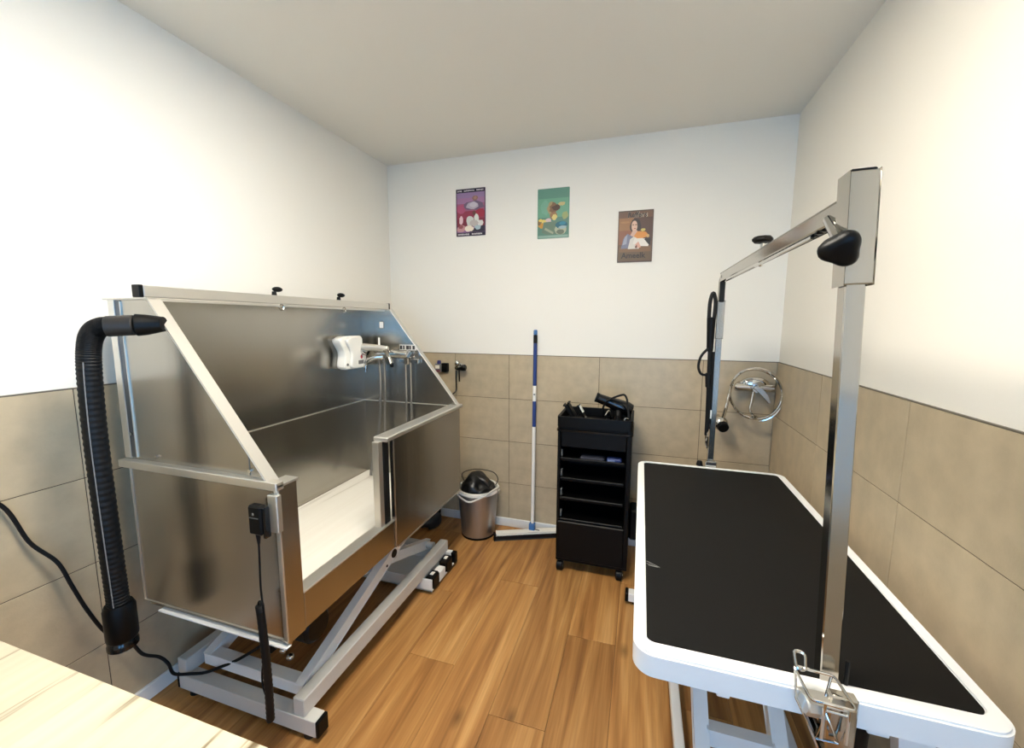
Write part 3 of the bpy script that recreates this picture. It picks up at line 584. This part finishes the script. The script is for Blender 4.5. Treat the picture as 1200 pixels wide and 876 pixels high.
obj('hose', tube(new(), hpz, .0070, 8), CHROME, ws)
hd = obj('hand_shower', tube(new(), smooth_pts([tuple(hpz[0]), (.482, YB - .115, 1.055), (.468, YB - .12, .97), (.456, YB - .12, .91), (.450, YB - .12, .895)], 6), [.0065] * 6 + [.009] * 6 + [.010] * 13, 10), CHROME, ws)
bm = new(); ball(bm, (.446, YB - .115, .872), .040, (1, .8, 1), 16); obj('shower_head', bm, CHROME, hd)
obj('spray_face', cyl(new(), (.452, YB - .130, .862), (.458, YB - .156, .853), .031, .028, 18, .003), BLACKP, hd)
obj('hook', cyl(new(), (.446, YB - .10, .872), (.446, YB, .885), .010, .018, 14), CHROME, ws)

# ================================================================== SQUEEGEE
sq = thing('floor_squeegee', 'floor squeegee with white and blue handle leaning on the back wall', 'squeegee', (-.65, 2.53, 0))
A, B = Vector((-.651, 2.548, .055)), Vector((-.660, YB - .016, 1.385))
def seg(a, b): return A.lerp(B, a), A.lerp(B, b)
h = obj('handle', cyl(new(), *seg(0, .52), .0115, n=14), WHITEP, sq)
obj('grip', cyl(new(), *seg(.52, .648), .0125, n=14, bev=.002), BLUEP, sq); bnd = obj('collar', cyl(new(), *seg(.648, .725), .012, n=14), WHITEP, sq)
obj('logo', cyl(new(), A.lerp(B, .683) + Vector((.002, -.0115, 0)), A.lerp(B, .683) + Vector((.002, -.013, 0)), .006, n=10), GREYP, bnd)
obj('grip', cyl(new(), *seg(.725, .935), .0125, n=14, bev=.002), BLUEP, sq); obj('band', cyl(new(), *seg(.935, .975), .0132, n=14), BLACKP, sq); obj('end_cap', cyl(new(), *seg(.975, 1.0), .0125, n=14, bev=.004), BLUEL, sq)
P0, P1 = Vector((-.868, 2.430, 0)), Vector((-.440, 2.625, 0)); dd = (P1 - P0).normalized()
obj('socket', box(new(), -.672, -.632, 2.528, 2.562, .045, .092, .004), BLUEL, sq)
obj('blade_holder', beam(new(), P0 + Vector((0, 0, .041)), P1 + Vector((0, -.01, .041)), .045, .014, .003), WHITEP, sq)
obj('rubber_blade', beam(new(), P0 - dd * .012 + Vector((0, 0, .018)), P1 + Vector((0, -.01, .018)), .040, .036, .006), RUBBER, sq)
obj('locking_pin', cyl(new(), (-.635, 2.535, .055), (-.600, 2.540, .050), .003, n=8), GREYP, sq)

# ================================================================== WASTE BIN
bc = (-1.015, 2.478, 0)
wb_ = thing('waste_bin', 'small brushed steel bin with white rim beside the back wall', 'bin', bc)
obj('bin_body', lathe(new(), [(.100, .012), (.108, .004), (.112, .012), (.136, .305), (.136, .315), (.130, .315), (.106, .012)], bc, 40), BINST, wb_)
obj('base_ring', lathe(new(), [(.106, 0), (.113, 0), (.113, .014), (.106, .014)], bc, 36), BLACKP, wb_)
bm = new(); lathe(bm, [(.128, .308), (.142, .308), (.145, .320), (.142, .332), (.128, .330), (.126, .312)], bc, 40, False); obj('rim', bm, WHITEP, wb_)
bm = new(); tube(bm, smooth_pts([(bc[0] - .147, bc[1] - .01, .325), (bc[0] - .10, bc[1] - .118, .312), (bc[0] - .02, bc[1] - .152, .285), (bc[0] + .03, bc[1] - .148, .292), (bc[0] + .10, bc[1] - .115, .328), (bc[0] + .147, bc[1] + .0, .345)], 8), .0065, 8); obj('carry_handle', bm, GREYM, wb_)
for s in (-1, 1): obj('handle_hinge', box(new(), bc[0] + s * .148 - .008, bc[0] + s * .148 + .008, bc[1] - .014, bc[1] + .014, .300, .330, .003), STEELH, wb_)
bgm = mat('black_bin_bag', (6, 6, 7), .35)
bb = thing('bin_bag', 'black crumpled bag bulging out of the steel waste bin', 'bag', (bc[0], bc[1], .20))
bm = new(); g = bmesh.ops.create_icosphere(bm, subdivisions=4, radius=.105)['verts']; rr = random.Random(3)
from mathutils import noise as mn
for v in g:
    k = 1 + .16 * mn.noise(v.co * 26) + .12 * mn.noise(v.co * 11); v.co = Vector((bc[0] + .0 + v.co.x * k * 1.10, bc[1] + v.co.y * k * 1.05, .318 + v.co.z * k * (.62 if v.co.z > 0 else 1.0) + (.045 * max(0, 1 - (v.co.x + .02) ** 2 / .003) if v.co.z > 0 else 0)))
obj('sack', bm, bgm, bb, 50)
obj('strap', tube(new(), smooth_pts([(bc[0] - .11, bc[1] + .02, .345), (bc[0] - .13, bc[1] + .04, .395), (bc[0] - .04, bc[1] + .06, .425), (bc[0] + .08, bc[1] + .06, .420), (bc[0] + .128, bc[1] + .04, .385), (bc[0] + .118, bc[1] + .02, .345)], 8), .0032, 8), mat('brown_wire', (50, 42, 34), .35), bb)
obj('flap', prism(new(), [(bc[0] - .062, .33), (bc[0] - .058, .412), (bc[0] - .015, .428), (bc[0] + .07, .388), (bc[0] + .10, .345)], 'y', bc[1] - .035, bc[1] + .03, .008), bgm, bb)

# ================================================================== TROLLEY
TX0, TX1, TY0, TY1 = -.427, -.022, 2.200, 2.500
tr_ = thing('salon_trolley', 'black plastic salon trolley on casters with open shelves', 'trolley', (-.225, 2.35, 0))
for x0, x1 in ((TX0 + .004, TX0 + .022), (TX1 - .030, TX1 - .004)): obj('side_panel', box(new(), x0, x1, TY0 + .004, TY1, .085, .865, .004), BLACKP, tr_)
obj('back_panel', box(new(), TX0 + .022, TX1 - .03, TY1 - .012, TY1, .085, .865, .002), BLACKP, tr_)
ring(bm := new(), rrect(TX0, TX1, TY0, TY1 + .005, .018, 4), rrect(TX0 + .016, TX1 - .016, TY0 + .016, TY1 - .011, .010, 4), 'z', .862, .918)
obj('tray_rim', bm, BLACKP, tr_)
obj('top_tray', box(new(), TX0 + .01, TX1 - .01, TY0 + .01, TY1 - .006, .850, .866, .002), BLACKP, tr_)
ring(bm := new(), rrect(TX0 - .003, TX1 + .003, TY0 - .003, TY1 + .008, .018, 4), rrect(TX0 + .003, TX1 - .003, TY0 + .003, TY1 + .001, .014, 4), 'z', .836, .846)
obj('edge_band', bm, BLACKG, tr_)
obj('apron', box(new(), TX0 + .022, TX1 - .03, TY0 + .010, TY0 + .022, .745, .852, .004), BLACKP, tr_)
for z in (.675, .560, .445, .318):
    d = obj('drawer', box(new(), TX0 + .026, TX1 - .034, TY0 + .012, TY1 - .02, z - .012, z, .003), BLACKP, tr_)
    obj('front_lip', cyl(new(), (TX0 + .024, TY0 + .010, z + .004), (TX1 - .040, TY0 + .010, z + .004), .007, n=10), BLACKP, d)
    obj('runner', box(new(), TX0 + .022, TX0 + .030, TY0 + .02, TY0 + .045, z + .012, z + .050, .002), GREYP, d)
obj('lower_panel', box(new(), TX0 + .010, TX1 - .026, TY0, TY0 + .014, .085, .312, .005), BLACKP, tr_)
obj('base', box(new(), TX0 + .004, TX1 - .004, TY0 + .004, TY1, .070, .090, .004), BLACKP, tr_)
obj('side_holder', box(new(), TX1 - .004, TX1 + .045, 2.31, 2.43, .20, .385, .012), BLACKP, tr_)
for x in (TX0 + .025, TX1 - .045):
    for y in (TY0 + .030, TY1 - .04):
        cs = obj('caster', tube(new(), [(x - .019, y, .030), (x - .014, y, .030), (x + .014, y, .030), (x + .019, y, .030)], [.022, .030, .030, .022], 20), BLACKP, tr_)
        obj('caster_fork', box(new(), x - .015, x + .015, y - .012, y + .022, .044, .072, .004), BLACKP, cs)
        obj('hub', cyl(new(), (x + .019, y, .030), (x + .022, y, .030), .010, n=10), BLACKG, cs)
# things in the top tray
hd_ = thing('hair_dryer', 'black hair dryer lying across the top tray of the trolley', 'hair dryer', (-.13, 2.35, .90))
a, b = Vector((-.228, 2.33, 1.014)), Vector((-.032, 2.35, .945)); d = (b - a)
bar = obj('barrel', tube(new(), [a, a + d * .04, a + d * .35, a + d * .55, a + d * .85, a + d * .98, b], [.024, .026, .029, .036, .040, .034, .022], 20), BLACKG, hd_)
obj('nozzle_ring', tube(new(), [a - d * .02, a + d * .05], [.0275, .0275], 20), BLACKP, bar)
obj('grip', tube(new(), [a + d * .62, a + d * .62 + Vector((.0, -.03, -.06)), (-.105, 2.29, .905), (-.10, 2.27, .885)], [.022, .019, .017, .014], 14), BLACKP, hd_)
obj('cord', tube(new(), smooth_pts([(-.10, 2.27, .887), (-.05, 2.25, .89), (-.055, 2.27, .99), (-.070, 2.28, 1.040), (-.10, 2.29, 1.038), (-.16, 2.30, 1.005), (-.19, 2.33, .955), (-.18, 2.38, .90), (-.14, 2.42, .882)], 8), .0058, 8), RUBBER, hd_)
for i, p in enumerate(((-.160, 2.30), (-.055, 2.25))):
    bm = new(); tube(bm, smooth_pts([(p[0] - .02, p[1], .875), (p[0] - .012, p[1] - .01, .92), (p[0] + .005, p[1], .948 - .03 * i), (p[0] + .015, p[1] + .01, .90), (p[0] + .02, p[1], .872)], 5), .005, 8)
    tag(obj('hair_clip', bm, CHROME), ('shiny bent hair clip under the barrel of the hair dryer', 'shiny bent hair clip at the right end of the trolley tray')[i], 'hair clip')
br = thing('hair_brush', 'black hair brush standing tilted at the left of the trolley tray', 'brush', (-.36, 2.33, .87))
obj('brush_head', beam(new(), (-.396, 2.33, .965), (-.350, 2.33, .890), .042, .026, .009, (1, 0, .6)), BLACKP, br)
obj('handle', beam(new(), (-.352, 2.33, .893), (-.305, 2.31, .875), .020, .012, .004), BLACKP, br)
tb = thing('product_tube', 'white capped tube leaning in the trolley tray beside the brush', 'tube', (-.33, 2.36, .87))
obj('tube_body', beam(new(), (-.335, 2.37, .950), (-.297, 2.37, .882), .036, .014, .005, (1, 0, .6)), BLACKP, tb)
obj('front_label', beam(new(), (-.326, 2.362, .955), (-.305, 2.362, .918), .026, .006, .002, (1, 0, .6)), WHITEP, tb)
obj('cap', beam(new(), (-.297, 2.37, .882), (-.288, 2.37, .868), .030, .014, .004, (1, 0, .6)), GREYP, tb)
tag(obj('sponge', box(new(), -.345, -.275, 2.228, 2.275, .8665, .888, .004), mat('olive_grey_sponge', (128, 124, 96), .9, bump=.3, bscale=(300, 300, 300))), 'small olive grey sponge at the front of the trolley tray', 'sponge')
cm = thing('comb', 'dark comb lying in the middle of the trolley tray', 'comb', (-.24, 2.27, .8665))
obj('spine', beam(new(), (-.275, 2.30, .888), (-.190, 2.255, .892), .010, .010, .002), GREYP, cm)
for i in range(12):
    q = Vector((-.275, 2.30, .884)).lerp(Vector((-.190, 2.255, .888)), (i + .5) / 12); obj('tooth', box(new(), q.x - .0014, q.x + .0014, q.y - .0012, q.y + .0012, .8665, q.z), GREYP, cm)
pk = thing('packet', 'small blue and grey packet on the uppermost open shelf of the trolley', 'packet', (-.19, 2.26, .675))
obj('wrapper', box(new(), -.155, -.075, 2.225, 2.275, .6755, .696, .006), mat('blue_foil', (46, 60, 110), .3), pk)
obj('print', box(new(), -.150, -.110, 2.2245, 2.2262, .680, .691), mat('pale_blue', (120, 134, 170), .4), pk)
tag(obj('folded_cloth', box(new(), -.300, -.165, 2.225, 2.300, .6755, .690, .006), mat('slate_cloth', (40, 42, 56), .8)), 'dark slate folded cloth on the uppermost open shelf of the trolley', 'cloth')

# ================================================================== GROOMING TABLE
GX0, GX1, GY0, GY1, GZ = .010, .642, .826, 2.092, .750
gt = thing('grooming_table', 'white framed grooming table with black rubber top along the right wall', 'table', (.33, 1.46, 0))
ring(bm := new(), rrect(GX0, GX1, GY0, GY1, .045, 8), rrect(GX0 + .029, GX1 - .030, GY0 + .040, GY1 - .026, .018, 8), 'z', GZ - .052, GZ)
bmesh.ops.bevel(bm, geom=[e for e in bm.edges if all(abs(v.co.z - GZ) < 1e-5 for v in e.verts) and e.calc_face_angle(0) > .5], offset=.004, segments=2, affect='EDGES')
obj('table_frame', bm, WHITEM, gt)
obj('table_mat', prism(new(), rrect(GX0 + .028, GX1 - .029, GY0 + .039, GY1 - .025, .018, 8), 'z', GZ - .010, GZ - .0015), MATR, gt)
obj('board', box(new(), GX0 + .02, GX1 - .02, GY0 + .03, GY1 - .02, GZ - .040, GZ - .010), BLACKP, gt)
sc = mat('pale_scratch', (150, 148, 142), .4)
for q in (((.040, 1.180), (.076, 1.158)), ((.040, 1.168), (.070, 1.158)), ((.045, 1.160), (.072, 1.157))):
    obj('scratch', beam(new(), (q[0][0], q[0][1], GZ - .0014), (q[1][0], q[1][1], GZ - .0014), .0014, .0006, 0), sc, gt)
# lift under the table
for x in (.155, .500):
    obj('floor_beam', box(new(), x, x + .032, .93, 2.06, .045, .085, .003), WHITEM, gt)
for y in (.95, 2.055):
    cf = obj('cross_foot', box(new(), -.010, .650, y - .025, y + .025, .018, .062, .003), WHITEM, gt)
    for x in (-.018, .658):
        obj('end_cap', box(new(), x - .008, x + .008, y - .027, y + .027, .016, .064, .004), BLACKP, cf)
    for x in (.03, .61): obj('rubber_foot', foot(new(), x, y), RUBBER, cf)
for x in (.212, .412):
    ar = obj('scissor_arm', beam(new(), (x, .985, .085), (x, 1.690, .685), .034, .050, .003), WHITEM, gt)
    obj('pivot', cyl(new(), (x - .022, 1.337, .385), (x + .022, 1.337, .385), .016, n=14), BLACKP, ar)
for x in (.252, .372):
    obj('scissor_arm', beam(new(), (x, 1.90, .100), (x, 1.00, .655), .028, .046, .003), GREYM, gt)
obj('cross_bar', beam(new(), (.229, 1.180, .252), (.395, 1.180, .252), .030, .052, .003), WHITEM, gt)
obj('cross_bar', beam(new(), (.195, 1.00, .110), (.430, 1.00, .110), .030, .040, .003), WHITEM, gt)
for x0, x1 in ((.180, .205), (.440, .475)): obj('slide_rail', box(new(), x0, x1, .86, 2.04, .660, .700, .002), WHITEM, gt)
obj('under_bar', box(new(), .10, .56, .95, .99, .655, .698, .002), WHITEM, gt)
ub = obj('roller', cyl(new(), (.232, 1.00, .655), (.232, 1.00, .585), .019, n=16, bev=.005), GREYM, gt)
obj('leg_plate', prism(new(), [(.520, .70), (.600, .70), (.590, .60), (.580, .45), (.545, .45)], 'y', .935, .965), WHITEM, gt)
obj('lift_motor', tube(new(), [(.474, .990, .635), (.474, .991, .610), (.474, 1.00, .50), (.470, 1.01, .44)], [.022, .034, .036, .028], 18), BLACKP, gt)

# ---- arch arm clamped to the table
ga = thing('grooming_arch', 'polished steel overhead grooming arch clamped across the black table', 'grooming arm', (.36, 1.45, GZ))
nb, ntp = Vector((.374, .874, .66)), Vector((.353, .894, 1.530))
np_ = obj('post', beam(new(), nb, ntp, .031, .031, .002, (0, 1, 0)), POLST, ga)
sl_ = obj('sleeve', beam(new(), (.3545, .893, 1.500), (.3495, .897, 1.690), .044, .044, .002, (0, 1, 0)), POLST, ga)
obj('end_cap', beam(new(), (.3495, .897, 1.690), (.3494, .897, 1.695), .038, .038, .002, (0, 1, 0)), BLACKP, sl_)
arm = obj('cross_arm', beam(new(), (.350, .91, 1.640), (.345, 2.105, 1.640), .026, .034, .003), POLST, ga)
cor = obj('corner', tube(new(), smooth_pts([(.345, 2.08, 1.640), (.345, 2.112, 1.636), (.345, 2.130, 1.618), (.345, 2.132, 1.570), (.345, 2.132, 1.530)], 6), .0155, 10), POLST, ga)
obj('rubber_pad', beam(new(), (.345, 2.118, 1.622), (.345, 2.114, 1.528), .022, .010, .003, (0, 1, 0)), RUBBER, cor)
obj('post', beam(new(), (.342, 2.130, .660), (.345, 2.130, 1.535), .027, .027, .002, (0, 1, 0)), POLST, ga)
obj('sleeve', beam(new(), (.3445, 2.130, 1.36), (.345, 2.130, 1.535), .033, .033, .002, (0, 1, 0)), POLST, ga)
for i in range(17):
    y = .99 + i * .028; obj('slot', box(new(), .343, .355, y, y + .012, 1.6195, 1.624), BLACKP, arm)
ks = obj('knob_stem', tube(new(), [(.348, 1.50, 1.612), (.348, 1.496, 1.618), (.348, 1.494, 1.665), (.348, 1.494, 1.683)], [.006, .0065, .006, .006], 10), CHROME, ga)
obj('knob', cyl(new(), (.348, 1.494, 1.682), (.348, 1.494, 1.700), .030, .030, 8, .006), BLACKP, ks)
obj('slide_rod', tube(new(), [(.334, 1.50, 1.612), (.334, 1.04, 1.612)], .004, 8), CHROME, arm)
ns = obj('knob_stem', cyl(new(), (.338, .975, 1.632), (.320, .872, 1.576), .0095, n=14), CHROME, ga)
bm = new(); ka, kb_ = Vector((.3205, .876, 1.579)), Vector((.3125, .834, 1.549)); kd = (kb_ - ka).normalized(); ku = Vector((1, 0, 0)) - kd * kd.x; ku.normalize(); kw = kd.cross(ku); rings = []
for t_, r_ in ((0, .010), (.05, .015), (.35, .026), (.65, .033), (.85, .033), (.97, .027), (1.0, .018)):
    rings.append([bm.verts.new(ka.lerp(kb_, t_) + (ku * math.cos(q) + kw * math.sin(q)) * r_ * .86 * (1 + .16 * math.cos(3 * q + 2.6))) for q in [i * 2 * math.pi / 30 for i in range(30)]])
for P_, Q_ in zip(rings, rings[1:]):
    for i in range(30): bm.faces.new((P_[i], P_[(i + 1) % 30], Q_[(i + 1) % 30], Q_[i]))
bm.faces.new(rings[0][::-1]); bm.faces.new(rings[-1]); obj('knob', bm, BLACKP, ns, 50)
# clamps
c1 = obj('clamp', box(new(), .352, .396, GY0 - .022, GY0 - .001, .640, .768, .003), POLST, ga)
obj('clamp_foot', box(new(), .345, .403, GY0 - .022, GY0 + .050, .640, .655, .003), CHROME, c1); obj('clamp_screw', cyl(new(), (.374, GY0 + .02, .655), (.374, GY0 + .02, .698), .008, n=12), CHROME, c1)
obj('clamp_knob', cyl(new(), (.338, GY0 - .014, .735), (.312, GY0 - .020, .738), .018, .018, 8, .003), STEELH, c1)
obj('clamp_pin', cyl(new(), (.398, .862, .751), (.398, .862, .800), .004, n=8), BLACKP, c1)
c2 = obj('clamp', box(new(), .318, .368, GY1 + .0015, GY1 + .022, .640, .775, .003), CHROME, ga)
obj('clamp_foot', box(new(), .318, .368, GY1 - .045, GY1 + .022, .640, .655, .003), CHROME, c2); obj('clamp_screw', cyl(new(), (.343, GY1 - .03, .655), (.343, GY1 - .03, .698), .008, n=12), CHROME, c2)
obj('clamp_knob', cyl(new(), (.296, GY1 + .030, .742), (.296, GY1 + .030, .768), .016, .012, 12, .004), BLACKP, c2); obj('knob_arm', cyl(new(), (.296, GY1 + .030, .745), (.330, GY1 + .012, .730), .006, n=10), BLACKP, c2)

# ---- wire basket hooked on the near clamp
wk = thing('wire_basket', 'small chrome wire tool holder on the near clamp of the table', 'wire holder', (.37, .79, .66))
def wire(nm, pts, r=.0028, closed=True): return obj(nm, tube(new(), pts, r, 8, closed), CHROME, wk)
def rp(c, k=3):
    out = []; n = len(c); cv = [Vector(p) for p in c]
    for i in range(n):
        p, a, b = cv[i], cv[i - 1], cv[(i + 1) % n]; da = (a - p).normalized() * .008; db = (b - p).normalized() * .008
        for s in range(k + 1): t = s / k; out.append((p + da) * (1 - t) ** 2 + p * 2 * t * (1 - t) + (p + db) * t * t)
    return out
wire('rim_wire', rp([(.300, .832, .790), (.366, .832, .786), (.386, .788, .762), (.316, .788, .765)]))
wire('rim_wire', rp([(.303, .846, .812), (.322, .846, .810), (.318, .826, .788), (.303, .826, .790)]))
wire('side_wire', [Vector(p) for p in ((.303, .832, .790), (.302, .812, .742), (.332, .797, .682), (.339, .792, .720), (.339, .789, .764))], .0024, False)
wire('side_wire', [Vector(p) for p in ((.362, .832, .787), (.345, .812, .738), (.368, .797, .683), (.376, .792, .720), (.376, .789, .763))], .0024, False)
wire('side_wire', [Vector(p) for p in ((.339, .791, .748), (.376, .791, .746))], .0024, False)
wire('side_wire', [Vector(p) for p in ((.332, .797, .683), (.368, .797, .684))], .0024, False)
obj('side_plate', box(new(), .336, .341, .7885, .7925, .690, .752, .001), STEELH, wk); obj('side_plate', box(new(), .373, .378, .7885, .7925, .690, .752, .001), STEELH, wk)
obj('floor_plate', prism(new(), [(.306, .826), (.362, .826), (.380, .793), (.320, .793)], 'z', .752, .754), STEELH, wk)

# ---- black grooming leash hanging on the far post
ls = thing('grooming_leash', 'black grooming noose hanging against the far post of the arch', 'leash', (.31, 2.115, 1.2))
obj('strap', tube(new(), smooth_pts([(.306, 2.112, 1.44), (.309, 2.110, 1.36), (.312, 2.110, 1.20), (.316, 2.110, 1.05), (.318, 2.110, .90)], 6), .011, 10), RUBBER, ls)
obj('slider', cyl(new(), (.306, 2.112, 1.46), (.308, 2.110, 1.30), .019, .014, 14, .004), BLACKP, ls)
obj('top_loop', tube(new(), smooth_pts([(.296, 2.112, 1.45), (.297, 2.112, 1.53), (.308, 2.112, 1.57), (.320, 2.112, 1.53), (.318, 2.112, 1.45)], 6), .0085, 8), RUBBER, ls)
obj('side_loop', tube(new(), smooth_pts([(.305, 2.105, 1.32), (.272, 2.10, 1.28), (.262, 2.10, 1.23), (.276, 2.10, 1.195), (.305, 2.105, 1.190)], 6), .006, 8), RUBBER, ls)
obj('knot', cyl(new(), (.310, 2.110, 1.20), (.311, 2.110, 1.13), .016, .013, 12, .004), RUBBER, ls)
obj('second_strap', tube(new(), smooth_pts([(.324, 2.105, 1.30), (.326, 2.106, 1.10), (.328, 2.108, .96)], 5), .006, 8), RUBBER, ls)
cl = obj('clip', tube(new(), [(.322, 2.108, .935), (.320, 2.108, .91), (.320, 2.108, .86), (.322, 2.108, .835)], [.006, .010, .009, .003], 10), CHROME, ls)
obj('print', box(new(), .325, .331, 2.094, 2.0965, .985, 1.025), WHITEP, ls)
